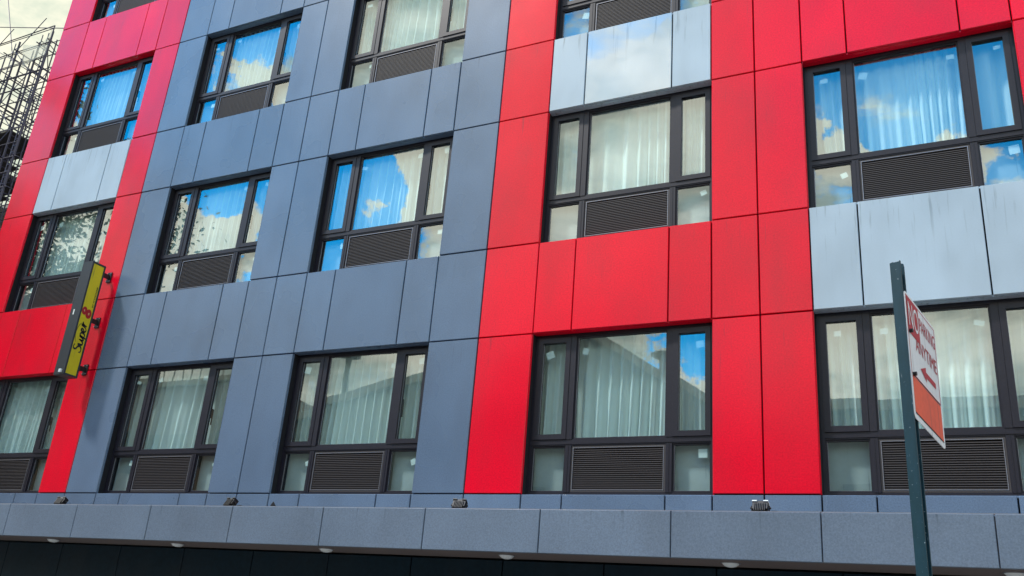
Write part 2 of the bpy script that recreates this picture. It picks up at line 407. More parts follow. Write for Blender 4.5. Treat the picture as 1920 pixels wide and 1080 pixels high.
g.box(-17, 6, 8.37, 8.5, 0, 2.39)
g.build('ground_floor_wall', MAT['dark'], hotel)

# --- windows
WD, WH = 2.10, 1.845
TZ0, TZ1 = .545, .615         # transom
def make_window(seed, w):
    random.seed(seed)
    yf, yb = .118, .20
    g = MB()                                        # fixed frame
    e = .038
    g.box(.002, e, yf, yb, .002, WH-.002); g.box(w-e, w-.002, yf, yb, .002, WH-.002)
    g.box(e, w-e, yf, yb, WH-e, WH-.002); g.box(e, w-e, yf, yb, .002, e)
    g.box(e, w-e, yf, yb, TZ0, TZ1)
    m1, m2 = .482, w-.482
    for m in (m1, m2):
        g.box(m-.034, m+.034, yf-.006, yb, TZ1, WH-e); g.box(m-.034, m+.034, yf-.006, yb, e, TZ0)
        g.box(m-.003, m+.003, yf-.010, yf-.006, e, TZ0-.001)
    g.box(e, w-e, yf-.007, yf-.001, TZ0+.014, TZ0+.022)
    # glazing beads
    for (a, b, c, d) in ((m1+.034, m2-.034, TZ1, WH-e), (e, m1-.034, e, TZ0), (m2+.034, w-e, e, TZ0)):
        q = .017
        g.box(a, a+q, yf+.012, yb-.02, c, d); g.box(b-q, b, yf+.012, yb-.02, c, d)
        g.box(a+q, b-q, yf+.012, yb-.02, c, c+q); g.box(a+q, b-q, yf+.012, yb-.02, d-q, d)
    win = g.build('window', MAT['frame'], hotel)
    for (a, b) in ((e, m1-.034), (m2+.034, w-e)):   # opening sashes
        g = MB(); c, d = TZ1+.002, WH-e-.002; s = .058; a += .002; b -= .002; f0 = yf-.012
        for (p, q, r_, t_) in ((a, a+s, c, d), (b-s, b, c, d), (a+s, b-s, c, c+s), (a+s, b-s, d-s, d)):
            g.box(p, q, f0, yb-.02, r_, t_)
        g.build('sash', MAT['frame'], win)
    sp = .017
    for (a, b, c, d, yy) in ((e+.06, m1-.034-.06, TZ1+.06, WH-e-.06, yf+.024), (m1+.034+sp, m2-.034-sp, TZ1+sp, WH-e-sp, yf+.030), (m2+.034+.06, w-e-.06, TZ1+.06, WH-e-.06, yf+.024),
                         (e+sp, m1-.034-sp, e+sp, TZ0-sp, yf+.030), (m2+.034+sp, w-e-sp, e+sp, TZ0-sp, yf+.030)):
        tz = random.uniform(-.004, .004); tx = random.uniform(-.004, .004)
        g = MB(); g.box(a, b, 0, .006, c, d)
        cx, cz = (a+b)/2, (c+d)/2
        g.v = [(x, y+yy+(x-cx)*tx+(z-cz)*tz, z) for x, y, z in g.v]
        p = g.build('pane', MAT['glass'], win)
        # bright gasket line along the left and lower edges
        g = MB(); g.box(a-.004, a+.004, yy-.006, yy-.002, c, d); g.box(a+.004, b, yy-.006, yy-.002, c-.004, c+.004)
        if d-c > .5 or True: g.build('gasket', MAT['edge'], win)
    # louvre
    g = MB(); a, b, c, d = m1+.036, m2-.036, e+.004, TZ0-.004
    g.box(a, b, yb-.02, yb, c, d)
    q = .028
    g.box(a, a+q, yf+.006, yb-.02, c, d); g.box(b-q, b, yf+.006, yb-.02, c, d); g.box(a+q, b-q, yf+.006, yb-.02, c, c+q); g.box(a+q, b-q, yf+.006, yb-.02, d-q, d)
    n = 20; st = (d-c-2*q)/n
    for i in range(n):
        z = c+q+st*(i+.5)
        g.obox(((a+b)/2, yf+.030, z), (1, 0, 0), (0, math.cos(.6), math.sin(.6)), (0, -math.sin(.6), math.cos(.6)), (b-a)/2-q, .014, .002); g.box(a+q, b-q, yf+.010, yf+.0165, z-.013, z-.004)
    g.build('louvre_grille', MAT['slat'], win)
    g = MB(); l = .004
    g.box(a+q-.008, a+q-.008+l, yf+.001, yf+.0055, c+q-.008, d-q+.008); g.box(b-q+.004, b-q+.004+l, yf+.001, yf+.0055, c+q-.008, d-q+.008)
    g.box(a+q-.004, b-q+.004, yf+.001, yf+.0055, d-q+.004, d-q+.008); g.box(a+q-.004, b-q+.004, yf+.001, yf+.0055, c+q-.008, c+q-.004)
    g.build('grille_trim', MAT['edge'], win)
    # paper stickers left on the inside of the glass
    spots = [(e+.09, TZ1), (m1+.09, TZ1), (m2-.15, TZ1), (w-e-.15, TZ1), (m1-.15, 0), (w-e-.11, 0)]
    g = MB(); cnt = 0
    for (x, zz) in spots:
        if random.random() < .25: continue
        x += random.uniform(-.02, .05 if x < m2 else .0); z = (WH-.20 if zz else TZ0-.12)+random.uniform(-.03, .02)
        sz = random.uniform(.034, .05); an = random.choice((0, 0, .1, -.25, .35)); hs = sz*random.uniform(.55, 1.1)
        g = MB(); g.obox((x+.03, yf+.034+.013, z), (math.cos(an), 0, math.sin(an)), (0, 1, 0), (-math.sin(an), 0, math.cos(an)), sz, .0006, hs)
        g.build('paper_sticker', MAT['paper'], win)
    g = MB(); hx = m2+.034+.03; g.box(hx, hx+.018, yb-.019, yb+.02, TZ1+.45, TZ1+.58); g.box(hx, hx+.014, yb+.021, yb+.033, TZ1+.36, TZ1+.57); g.build('handle', MAT['black'], win)
    # boarding behind the lower lights
    g = MB(); 
    g.box(.03, m1-.03, yb+.04, yb+.06, .0, TZ0+.03); g.box(m2+.03, w-.03, yb+.04, yb+.06, .0, TZ0+.03); g.box(0.01, w-.01, yb+.002, yb+.35, TZ0+.035, TZ0+.055)
    g.build('inner_board', MAT['board'], win)
    return win

def make_curtain(seed, w):
    random.seed(seed*7+3)
    n, mrows = 300, 7
    lo, hi = TZ0+.065, WH+.05
    # fold phase along the width: uneven pleats
    ph = [0.0]; base = random.uniform(2*math.pi/.15, 2*math.pi/.11)
    wob = [(random.uniform(1, 7), random.uniform(0, 6.28), random.uniform(.15, .5)) for _ in range(4)]
    x0, x1 = .01, w-.01
    dx = (x1-x0)/n
    for i in range(n):
        x = x0+dx*i; k = base*(1+sum(a*math.sin(f*x+p) for f, p, a in wob)*.55); ph.append(ph[-1]+max(k, 12)*dx)
    amp2 = [random.uniform(.25, 1.0) for _ in range(80)]
    sway = [(random.uniform(1.5, 6), random.uniform(0, 6.28), random.uniform(.006, .022)) for _ in range(3)]
    vs = []; fs = []
    for r in range(mrows+1):
        t = r/mrows; z = hi+(lo-hi)*t
        for i in range(n+1):
            x = x0+dx*i; p = ph[i]; a = amp2[int(p/(2*math.pi)) % 80]; b = amp2[(int(p/(2*math.pi))+1) % 80]; fr = (p/(2*math.pi)) % 1
            am = a+(b-a)*fr
            y = .285+(.026+.036*t)*am*math.sin(p)+.012*math.sin(2*p+x*3)*t
            xo = sum(q*math.sin(f*x+pp) for f, pp, q in sway)*t
            vs.append((x+xo, y, z))
    for r in range(mrows):
        for i in range(n): a = r*(n+1)+i; fs.append((a, a+n+1, a+n+2, a+1))
    g = MB(); g.add(vs, fs, smooth=True)
    return g
ords = ['second', 'third', 'fourth', 'fifth', 'sixth']
coln = {'LK': 'leftmost red bay', 'IH': 'grey bay nearest the yellow sign', 'FE': 'grey bay beside the wide red', 'CB': 'wide red bay', 'WR': 'bay behind the street sign'}
rown = ['lowest window', 'second window up', 'third window up', 'fourth window up']
seed = 11
for nm, x0, x1 in WIN:
    for i in range(5):
        if i > 3 or (i == 3 and nm != 'LK') or (i == 2 and nm == 'WR'):
            # above the frame: same window, plain
            pass
        if i == 4 : 
            pass
        seed += 1
        if i >= 4 or (i == 3 and nm not in ('LK', 'IH')):
            continue
        win = make_window(seed, x1-x0)
        win.location = (x0, FY, ZB[i])
        win.scale.z = (ZT[i]-ZB[i])/WH
        c = make_curtain(seed, x1-x0).build('sheer_curtain', MAT['sheer'])
        c.location = (x0, FY, ZB[i])
        tag(c, 'white pleated curtain behind the %s of the %s' % (rown[i], coln[nm]), 'curtain', 'sheer curtains hanging behind the hotel windows')
        if False: pass
# blanked openings above the picture
g = MB()
for nm, x0, x1 in WIN:
    for i in (3, 4):
        if i == 3 and nm in ('LK', 'IH'): continue
        g.box(x0+.002, x1-.002, FY+.12, FY+.2, ZB[i]+.002, ZT[i]-.002)
g.build('dark_glazing', MAT['frame'], hotel)

# ------------------------------------------------------------------ text helper
def text_mesh(s, size=1.0, shear=0, sx=1.0, bold=0):
    cu = bpy.data.curves.new('t', 'FONT'); cu.body = s; cu.size = size; cu.shear = shear; cu.offset = bold; cu.resolution_u = 3
    o = bpy.data.objects.new('t', cu); COL.objects.link(o)
    dg = bpy.context.evaluated_depsgraph_get(); me = bpy.data.meshes.new_from_object(o.evaluated_get(dg))
    vs = [v.co.copy() for v in me.vertices]; fs = [tuple(p.vertices) for p in me.polygons]
    bpy.data.objects.remove(o); bpy.data.meshes.remove(me)
    x0 = min(v.x for v in vs); x1 = max(v.x for v in vs); y0 = min(v.y for v in vs); y1 = max(v.y for v in vs)
    return [((v.x-x0)/(x1-x0), (v.y-y0)/(y1-y0)) for v in vs], fs
def put_text(mb, s, o, ex, ey, n, lift=.0015, **k):
    """fit the text in the parallelogram o, o+ex, o+ey"""
    uv, fs = text_mesh(s, **k)
    mb.add([o+ex*u+ey*v+n*lift for u, v in uv], fs)
def stroke(mb, pts, width, o, ex, ey, n, lift=.002, closed=False):
    """a pen stroke through 2-D points (Catmull-Rom), width per stroke"""
    P = [Vector(p) for p in pts]; out = []
    N = len(P)
    for i in range(N if closed else N-1):
        a = P[(i-1) % N] if closed or i > 0 else P[0]; b = P[i]; c = P[(i+1) % N]; d = P[(i+2) % N] if closed or i+2 < N else P[-1]
        for q in range(8):
            t = q/8; out.append(.5*((2*b)+(c-a)*t+(2*a-5*b+4*c-d)*t*t+(3*b-a-3*c+d)*t**3))
    if not closed: out.append(P[-1])
    vs = []; L = len(out)
    for i, p in enumerate(out):
        d = (out[(i+1) % L]-out[i-1]) if closed else (out[min(i+1, L-1)]-out[max(i-1, 0)])
        d.normalize(); nn = Vector((-d.y, d.x))
        w = width*(1 if closed else (.55+.45*math.sin(math.pi*min(1, max(0, i/(L-1)))))) * (1.0+.25*abs(d.y))/1.1
        for sgn in (1, -1):
            q = p+nn*w*.5*sgn; vs.append(o+ex*q.x+ey*q.y+n*lift)
    fs = [(2*i, 2*i+1, 2*i+3, 2*i+2) for i in range(L-1)]
    if closed: fs.append((2*L-2, 2*L-1, 1, 0))
    mb.add(vs, fs)

# ------------------------------------------------------------------ blade sign
BX0, BX1, BY0, BY1, BZ0, BZ1 = -12.058, -11.842, 8.571, 8.818, 4.807, 6.622
bs = empty('hotel_sign', (-11.95, FY, 4.1), 'tall dark blade sign with yellow faces bracketed to the red wall strip', 'sign')
bs.location = (0, 0, 0)
g = MB(); g.box(BX0, BX1-.012, BY0, BY1, BZ0, BZ1)
f = .028
g.box(BX1-.012, BX1, BY0, BY0+f, BZ0, BZ1); g.box(BX1-.012, BX1, BY1-f, BY1, BZ0, BZ1); g.box(BX1-.012, BX1, BY0+f, BY1-f, BZ0, BZ0+f); g.box(BX1-.012, BX1, BY0+f, BY1-f, BZ1-f, BZ1)
g.build('sign_case', MAT['signbox'], bs)
g = MB(); g.box(BX1-.0115, BX1-.006, BY0+f+.001, BY1-f-.001, BZ0+f+.001, BZ1-f-.001); g.build('sign_face', MAT['yellow'], bs)
n = Vector((1, 0, 0)); ez = Vector((0, 0, 1)); eo = Vector((0, -1, 0))      # reading direction up, letter tops towards the street
O = Vector((BX1-.006, BY1-f-.030, 5.20))                                     # baseline start
g = MB(); h = .115
S_ = [(.62, .98), (.42, 1.10), (.18, 1.00), (.20, .74), (.46, .52), (.52, .24), (.30, .02), (.02, .06), (-.06, .26)]
U_ = [(.58, .46), (.70, .60), (.70, .30), (.74, .06), (.92, .04), (1.08, .28), (1.16, .60)]
U2 = [(1.16, .60), (1.12, .26), (1.18, .02), (1.34, .14)]
P_ = [(1.30, .14), (1.50, .62), (1.42, .10), (1.34, -.46)]
P2 = [(1.46, .36), (1.62, .62), (1.82, .56), (1.84, .24), (1.66, .02), (1.48, .08)]
E_ = [(1.90, .14), (2.16, .34), (2.24, .56), (2.10, .66), (1.98, .44), (1.98, .16), (2.16, .00), (2.40, .16)]
R_ = [(2.40, .16), (2.56, .70), (2.64, .56), (2.58, .28), (2.54, .02)]
R2 = [(2.60, .40), (2.76, .62), (2.92, .58)]
sc = .158
ox_, oz_ = O, ez*sc
for st in (S_, U_, U2, P_, P2, E_, R_, R2):
    stroke(g, st, .17, O, ez*sc, eo*sc*.80, n)
g.build('lettering_super', MAT['black'], bs)
g = MB(); stroke(g, [(.8, .95), (1.3, 1.22), (2.0, 1.22), (2.5, 1.02), (2.75, .8)], .06, O, ez*sc, eo*sc*.80, n); g.build('swoosh', MAT['black'], bs)
O8 = Vector((BX1-.006, (BY0+BY1)/2-.006, 5.815))
g = MB()
for cz, ry, rz in ((-.040, .052, .074), (.040, .046, .064)):
    vs = [O8+eo*(cz+math.cos(a)*ry)+ez*(math.sin(a)*rz+cz*.35)+n*.002 for a in [2*math.pi*i/28 for i in range(28)]]
    g.add(vs, [tuple(range(28))])
g.v = [(x, y, z) for x, y, z in g.v]
# second disc lies 1 mm proud so the two never share a plane
for i in range(28, 56): x, y, z = g.v[i]; g.v[i] = (x+.001, y, z)
g.build('numeral_eight', MAT['sred'], bs)
g = MB()
for cz, ry, rz in ((-.042, .011, .019), (.044, .009, .015)):
    vs = [O8+eo*(cz+math.cos(a)*ry)+ez*(math.sin(a)*rz+cz*.35)+n*.0045 for a in [2*math.pi*i/20 for i in range(20)]]
    ins = [O8+eo*(cz+math.cos(a)*ry*.5)+ez*(math.sin(a)*rz*.6+cz*.35)+n*.0045 for a in [2*math.pi*i/20 for i in range(20)]]
    g.add(vs+ins, [(i, (i+1) % 20, 20+(i+1) % 20, 20+i) for i in range(20)])
g.build('numeral_outline', MAT['cream'], bs)
g = MB(); put_text(g, 'BY WYNDHAM', Vector((BX1-.006, BY1-f-.012, 5.92)), ez*.33, eo*.026, n, bold=.02); g.build('small_lettering', MAT['black'], bs)
for z in (6.517, 5.757, 4.998):
    g = MB(); g.box(-11.985, -11.895, FY-.016, FY-.003, z-.085, z+.085)
    g.box(-11.952, -11.928, BY1+.001, FY-.0165, z-.035, z+.035)
    g.box(-11.99, -11.89, BY1+.002, BY1+.014, z-.06, z+.06)
    b_ = g.build('bracket', MAT['black'], bs)
    g = MB()
    for a, c in ((-.035, -.065), (.035, -.065), (-.035, .065), (.035, .065)): g.tube((-11.94+a, FY-.03, z+c), (-11.94+a, FY-.017, z+c), .008, 6)
    g.build('bolt', MAT['edge'], b_)
g = MB(); g.box(-11.99, -11.965, BY0-.004, BY0-.001, 5.75, 5.835); g.build('name_plate', MAT['paper'], bs)
g = MB(); g.box(-11.93, -11.885, BY0-.03, BY0-.001, 4.835, 4.885); g.build('service_switch', MAT['lamp'], bs)

# ------------------------------------------------------------------ floodlights standing on the canopy
FZ = 2.746
def make_flood(mat_hi):
    root = empty('floodlight', (0, 0, 0), '', 'floodlight')
    g = MB()
    t = .55; ax = (1, 0, 0); ay = (0, math.cos(t), -math.sin(t)); az = (0, math.sin(t), math.cos(t))
    g.obox((0, 0, .115), ax, ay, az, .070, .035, .045)
    for i in range(7):
        x = -.048+.016*i
        g.obox((x, -.030, .100), ax, ay, az, .003, .030, .045)
    g.build('housing', MAT['black'], root)
    g = MB(); g.obox((0, .022, .148), ax, ay, az, .076, .03, .006); g.obox((-.052, -.005, .163), ax, ay, az, .022, .018, .006); g.obox((.052, -.005, .163), ax, ay, az, .022, .018, .006); g.build('lens_rim', mat_hi, root)
    g = MB(); g.box(-.084, -.078, -.014, .014, .02, .125); g.box(.078, .084, -.014, .014, .02, .125); g.box(-.084, .084, -.014, .014, .012, .020)
    g.tube((-.094, 0, .105), (-.078, 0, .105), .011, 8); g.tube((.078, 0, .105), (.096, 0, .105), .011, 8)
    g.build('yoke', MAT['black'], root)
    g = MB(); g.tube((0, 0, 0), (0, 0, .012), .045, 16); g.tube((0, 0, .0121), (0, 0, .045), .012, 8); g.build('base', mat_hi, root)
    g = MB(); g.box(.094, .150, .02, .07, .03, .085); g.tube((.15, .045, .06), (.17, .045, .06), .014, 8); g.build('driver_box', MAT['black'], root)
    return root
lab = ['small black floodlight on the canopy below the red strip with the yellow sign', 'small black floodlight on the canopy between the two grey window columns', 'small black floodlight on the canopy where grey cladding meets red', 'floodlight with painted highlight on rim and base on the canopy below the wide red strip']
for i, (x, l) in enumerate(zip((-10.25, -7.46, -4.53, -1.63), lab)):
    o = make_flood(MAT['lamp'] if i == 3 else MAT['black'])  # white highlight on the last floodlight is painted as a pale rim and base
    o.location = (x, 7.86, FZ); o['label'] = l; o['group'] = 'floodlights along the canopy edge'
    o.rotation_euler.z = (.1, -.15, .2, 0)[i]
    o.scale = (.9, .9, .9)
g = MB(); g.obox((0, 0, .04), (.7, 0, .7), (0, 1, 0), (-.7, 0, .7), .020, .004, .028); g.box(-.004, .004, .005, .012, 0, .04)
d_ = g.build('marker_tag', MAT['black']); d_.location = (-6.80, 7.80, FZ+.005)
d_.scale = (1.2, 1, 1.4); tag(d_, 'tiny black diamond-shaped tag standing on the canopy edge', 'tag')

# ------------------------------------------------------------------ downlights
for i, xr in enumerate((-1.2998, -1.0356, -.7704, -.5054, -.2399, .0252)):
    root = empty('downlight', (xr*7.97, 7.97, 2.40), '', 'lamp', 'domed downlights under the canopy')
    root['label'] = 'white domed downlight in the canopy soffit, ' + ('leftmost of the row', 'second from the left', 'third from the left', 'fourth from the left', 'fifth from the left', 'rightmost, behind the street sign')[i]
    g = MB(); N = 20
    rings = [(.074, 0), (.068, -.014), (.048, -.029), (.025, -.036)]
    vs = []
    for r_, z in rings: vs += [(r_*math.cos(2*math.pi*k/N), r_*math.sin(2*math.pi*k/N), z) for k in range(N)]
    fs = [(a*N+k, a*N+(k+1) % N, (a+1)*N+(k+1) % N, (a+1)*N+k) for a in range(3) for k in range(N)] + [tuple(range(3*N, 4*N))]
    g.add(vs, fs, smooth=True); g.build('diffuser', MAT['lamp'], root)
    g = MB(); g.tube((0, 0, -.006), (0, 0, -.0005), .084, 20); g.build('rim', MAT['edge'], root)

# ------------------------------------------------------------------ street sign on its post
root = empty('parking_sign', (-.18, 3.26, 0), 'dark green steel post carrying a red and white no parking sign', 'street sign')
root.location = (0, 0, 0)
A = 1.34468362; tl = Vector((-.15799, 3.22689, 1.26856+CAMH)); dv = Vector((math.cos(A), math.sin(A), -.1198)); nv = Vector((math.sin(A), -math.cos(A), 0))
SW, SH = .3396, .457; dn = Vector((0, 0, -1))
def sp(u, v, lift=0): return tl+dv*(u*SW)+dn*(v*SH)+nv*lift
def quad(mb, u0, v0, u1, v1, lift): mb.add([sp(u0, v0, lift), sp(u0, v1, lift), sp(u1, v1, lift), sp(u1, v0, lift)], [(0, 1, 2, 3)])
g = MB()
# plate with rounded corners
prof = []
for cu_, cv_, a0 in ((.05, .037, 180), (.05, .963, 90), (.95, .963, 0), (.95, .037, -90)):
    for k in range(5):
        a = R(a0 - k*22.5 if False else a0+ (90-k*22.5) - 90 + 0)
        prof.append((cu_, cv_, a))
pts = []
def corner(cu_, cv_, s, e):
    for k in range(6):
        a = R(s+(e-s)*k/5); pts.append((cu_+.05*math.cos(a), cv_+.037*math.sin(a)))
corner(.05, .037, 270, 180); corner(.05, .963, 180, 90); corner(.95, .963, 90, 0); corner(.95, .037, 0, -90)
N = len(pts); vs = [sp(u, v, 0) for u, v in pts]+[sp(u, v, -.0025) for u, v in pts]
g.add(vs, [tuple(range(N)), tuple(range(2*N-1, N-1, -1))]+[(i, N+i, N+(i+1) % N, (i+1) % N) for i in range(N)])
plate = g.build('sign_plate', MAT['swhite'], root)
L1, L2, L3 = .0006, .0012, .0018
g = MB(); b_ = .012
quad(g, .03, .022, .97, .022+.007, L1); quad(g, .03, .645, .97, .652, L1); quad(g, .03, .029, .03+b_, .645, L1); quad(g, .97-b_, .029, .97, .645, L1)
g.build('border', MAT['ntext'], plate)
g = MB(); quad(g, .045, .032, .41, .325, L2); g.build('red_field', MAT['ntext'], plate)
g = MB(); put_text(g, 'NO', sp(.075, .265, L2), dv*(.31*SW), -dn*(.20*SH), nv, lift=.0008); g.build('lettering_no', MAT['swhite'], plate)
g = MB(); put_text(g, 'PARKING', sp(.43, .205, L1), dv*(.51*SW), -dn*(.115*SH), nv, lift=.0008, bold=0); g.build('lettering_parking', MAT['ntext'], plate)
g = MB(); put_text(g, 'ANYTIME', sp(.24, .415, L1), dv*(.69*SW), -dn*(.115*SH), nv, lift=.0008, bold=0); g.build('lettering_anytime', MAT['ntext'], plate)
g = MB()
ar = [(.34, .535), (.52, .475), (.52, .512), (.84, .512), (.84, .558), (.52, .558), (.52, .595)]
g.add([sp(u, v, L2) for u, v in ar], [(0, 6, 5, 2, 1), (2, 5, 4, 3)]); g.build('arrow', MAT['ntext'], plate)
g = MB(); quad(g, .045, .665, .955, .945, L1); g.build('orange_field', MAT['orange'], plate)
g = MB(); quad(g, .045, .948, .955, .957, L2); quad(g, .045, .655, .955, .662, L2); g.build('band_outline', MAT['joint'], plate)
g = MB()
for u, v in ((.07, .315), (.07, .655)):
    g.tube(sp(u, v, .001), sp(u, v, .012), .0075, 8)
g.build('bolt', MAT['black'], plate)
# post: hat-section channel
c0 = tl+dv*.020; c0.z = 0; pn = nv; pd = Vector((math.cos(A), math.sin(A), 0))
prof = [(-.032, -.004), (-.020, -.004), (-.013, -.044), (.013, -.044), (.020, -.004), (.032, -.004), (.032, -.0075), (.0225, -.0075), (.0155, -.048), (-.0155, -.048), (-.0225, -.0075), (-.032, -.0075)]
def pp(a, b, z): return c0+pd*a*.72+pn*b*.9+Vector((.0055*(z-2.9)/1.3*-1, 0, z))
ztop = 1.369+CAMH+.01
vs = [pp(a, b, 0) for a, b in prof]+[pp(a, b, ztop+(.012 if i in (3, 8) else 0)-(.010 if i in (5, 6) else 0)) for i, (a, b) in enumerate(prof)]
N = len(prof); fs = [(i, (i+1) % N, N+(i+1) % N, N+i) for i in range(N)]
quads = [(0, 1, 10, 11), (1, 2, 9, 10), (2, 3, 8, 9), (3, 4, 7, 8), (4, 5, 6, 7)]
fs += [tuple(N+k for k in q) for q in quads]+[tuple(reversed(q)) for q in quads]
g = MB(); g.add(vs, fs); g.build('post', MAT['post'], root)

# ------------------------------------------------------------------ scaffold and unfinished block beyond the hotel
SX, SY, STOP = -49.6, 28.0, 32.5
def ray_to(px, py, y):
    d = fw+rt*((px-960)/FPX)-up*((py-540)/FPX); return Vector((0, 0, CAMH))+d*(y/d.y)
q = ray_to(103, 48, SY); SX, STOP = q.x, q.z
sc_ = empty('scaffold', (SX, SY, 0), 'tall steel tube scaffold with ladders and dark decks beside the unfinished tower', 'scaffold')
sc_.location = (0, 0, 0)
random.seed(3)
r_ = .045
lifts = []
z = STOP-1.2
while z > 8: lifts.append(z); z -= 2.0
bx = [SX, SX-1.0, SX-3.1, SX-4.1, SX-6.2, SX-7.2]; by = [SY, SY+1.0, SY+3.4, SY+4.4]
g = MB()
for x in bx:
    for y in by: g.tube((x, y, 0), (x, y, STOP-random.uniform(0, 1.6)*(x != SX)), r_)
g.build('standards', MAT['tubes'], sc_)
g = MB()
for z in lifts:
    for y in by: g.tube((bx[0]+.2, y, z), (bx[-1], y, z), r_*.8)
    for x in bx: g.tube((x, by[0]-.2, z+.1), (x, by[-1], z+.1), r_*.8)
    for y in by[:2]: g.tube((bx[0], y, z+1.0), (bx[-1], y, z+1.0), r_*.6)
g.build('ledgers', MAT['tubes'], sc_)
for (xa, ya, xb, yb_) in ((bx[0], by[0], bx[0]-.45, by[0]), (bx[2], by[0], bx[2]-.45, by[0]), (bx[0], by[1], bx[0], by[1]+.5), (bx[3], by[1], bx[3], by[1]+.5), (bx[1], by[0], bx[1], by[0]+.45)):
    g = MB(); z = lifts[-1]
    g.tube((xa, ya+.06, 6), (xa, ya+.06, STOP-.4), r_*.7, 5); g.tube((xb, yb_+.06, 6), (xb, yb_+.06, STOP-.4), r_*.7, 5)
    while z < STOP-.6: g.tube((xa, ya+.06, z), (xb, yb_+.06, z), r_*.6, 5); z += .42
    g.build('ladder', MAT['tubes'], sc_)
g = MB()
for i, z in enumerate(lifts):
    s = i % 2
    for y in (by[0], by[2]):
        g.tube((bx[1], y-.05, z if s else z+2), (bx[2], y-.05, z+2 if s else z), r_*.6, 5); g.tube((bx[3], y-.05, z if s else z+2), (bx[4], y-.05, z+2 if s else z), r_*.6, 5)
    g.tube((bx[0]+.05, by[1], z if s else z+2), (bx[0]+.05, by[2], z+2 if s else z), r_*.6, 5)
g.tube((bx[0]+1.5, by[0], STOP-.6), (bx[-1]-6, by[0], STOP+3.5), .03); g.tube((bx[0], by[0], STOP), (bx[-1]-6, by[0], STOP-.2), .035); g.tube((bx[2], by[0], STOP-2), (bx[-1]-4, by[0]+2, STOP+9), .035)
g.tube((bx[1], by[0], STOP-3), (bx[-1]-4, by[0]+2, STOP+3), .03)
for i in range(64):
    z = random.choice(lifts)+random.uniform(-.5, .5); x = random.choice(bx); y = random.choice(by)
    g.tube((x, y, z), (x-random.choice((1.0, 2.1, 3.1)), y+random.choice((0, 1.0, 2.4)), z+random.uniform(-2.4, 2.4)), r_*.6, 5)
g.build('braces', MAT['tubes'], sc_)
g = MB()
for i, z in enumerate(lifts):
    if i >= 3: g.box(bx[-1], bx[1]-.1, by[0]+.05, by[1]+(1.6 if i % 3 == 0 else .2), z-.09, z-.01)
    if i in (4, 6, 7, 9): g.box(bx[-1], bx[2], by[0]+.1, by[2], z+.02, z+.35)
g.build('decks', MAT['deck'], sc_)
def netq(a, b, sag=.5):
    n_ = 8; vs = []; g = MB()
    for j in range(n_+1):
        for i in range(n_+1):
            u, v = i/n_, j/n_
            p = Vector(a[0])*(1-u)*(1-v)+Vector(a[1])*u*(1-v)+Vector(b[0])*(1-u)*v+Vector(b[1])*u*v
            p.z -= sag*math.sin(math.pi*u)*(1-v*.5); p.y += .15*math.sin(5*u+3*v); vs.append(p)
    g.add(vs, [(j*(n_+1)+i, j*(n_+1)+i+1, (j+1)*(n_+1)+i+1, (j+1)*(n_+1)+i) for j in range(n_) for i in range(n_)], smooth=True)
    g.build('debris_net', MAT['net'], sc_)
netq([(SX, SY-.1, STOP-.3), (SX-2.2, SY-.1, STOP-1.0)], [(SX, SY-.1, STOP-2.2), (SX-2.2, SY-.1, STOP-2.6)])
netq([(SX-2.6, SY-.1, STOP-7.5), (SX-6, SY-.1, STOP-8)], [(SX-2.6, SY-.1, STOP-9.2), (SX-6, SY-.1, STOP-9.8)])
netq([(SX-3, SY-.1, STOP-12), (SX-6, SY-.1, STOP-12)], [(SX-3, SY-.1, STOP-14.2), (SX-6, SY-.1, STOP-14)])
ub = empty('unfinished_building', (SX-6, SY+8, 0), 'unfinished concrete block standing behind the scaffold', 'building')
ub.location = (0, 0, 0)
g = MB()
for k in range(9): g.box(SX-16, SX-2.4, SY+4.8, SY+14, 2.9*k+2.6, 2.9*k+2.9)
g.build('floor_slab', MAT['conc'], ub)
g = MB()
for k in range(9):
    for x in (SX-3, SX-7, SX-11, SX-15):
        for y in (SY+5.4, SY+13): g.box(x-.3, x+.3, y-.3, y+.3, 2.9*k-.0, 2.9*k+2.598)
g.build('column', MAT['conc'], ub)
g = MB(); g.box(SX-3.9, SX-2.9, SY+5.75, SY+12.6, 26.2, STOP-2.2); g.box(SX-3.9, SX-2.9, SY+5.75, SY+12.6, 0, 2.55); g.build('core_wall', MAT['conc'], ub)
g = MB()
for k in range(1, 9): g.box(SX-15.6, SX-3.4, SY+7, SY+7.2, 2.9*k+.02, 2.9*k+2.58)
g.build('infill_wall', MAT['deck'], ub)

# ------------------------------------------------------------------ across the street (seen only as reflections in the glass)
OY = -12.0
def mir(xr, zr, yy=30.0): return (xr*yy, zr*yy+CAMH)
gb = empty('gabled_building', (-14, OY, 0), 'grey gabled building across the street mirrored in the lower windows', 'building')
gb.location = (0, 0, 0)
sil = [(-.93, .287), (-.80, .300), (-.72, .316), (-.655, .333), (-.55, .362), (-.455, .405), (-.40, .372), (-.263, .281), (-.20, .268), (.0, .268), (.34, .272)]
P = [mir(*s) for s in sil]
g = MB(); N = len(P)
for (xa, za), (xb, zb) in zip(P, P[1:]):
    g.add([(xa, OY, 0), (xb, OY, 0), (xb, OY, zb), (xa, OY, za), (xa, OY-14, 0), (xb, OY-14, 0), (xb, OY-14, zb), (xa, OY-14, za)], [(0, 3, 2, 1), (4, 5, 6, 7), (3, 7, 6, 2)])
g.add([(P[0][0], OY, 0), (P[0][0], OY, P[0][1]), (P[0][0], OY-14, P[0][1]), (P[0][0], OY-14, 0)], [(0, 1, 2, 3)]); g.add([(P[-1][0], OY, 0), (P[-1][0], OY, P[-1][1]), (P[-1][0], OY-14, P[-1][1]), (P[-1][0], OY-14, 0)], [(3, 2, 1, 0)])
g.build('wall', MAT['siding'], gb)
g = MB()
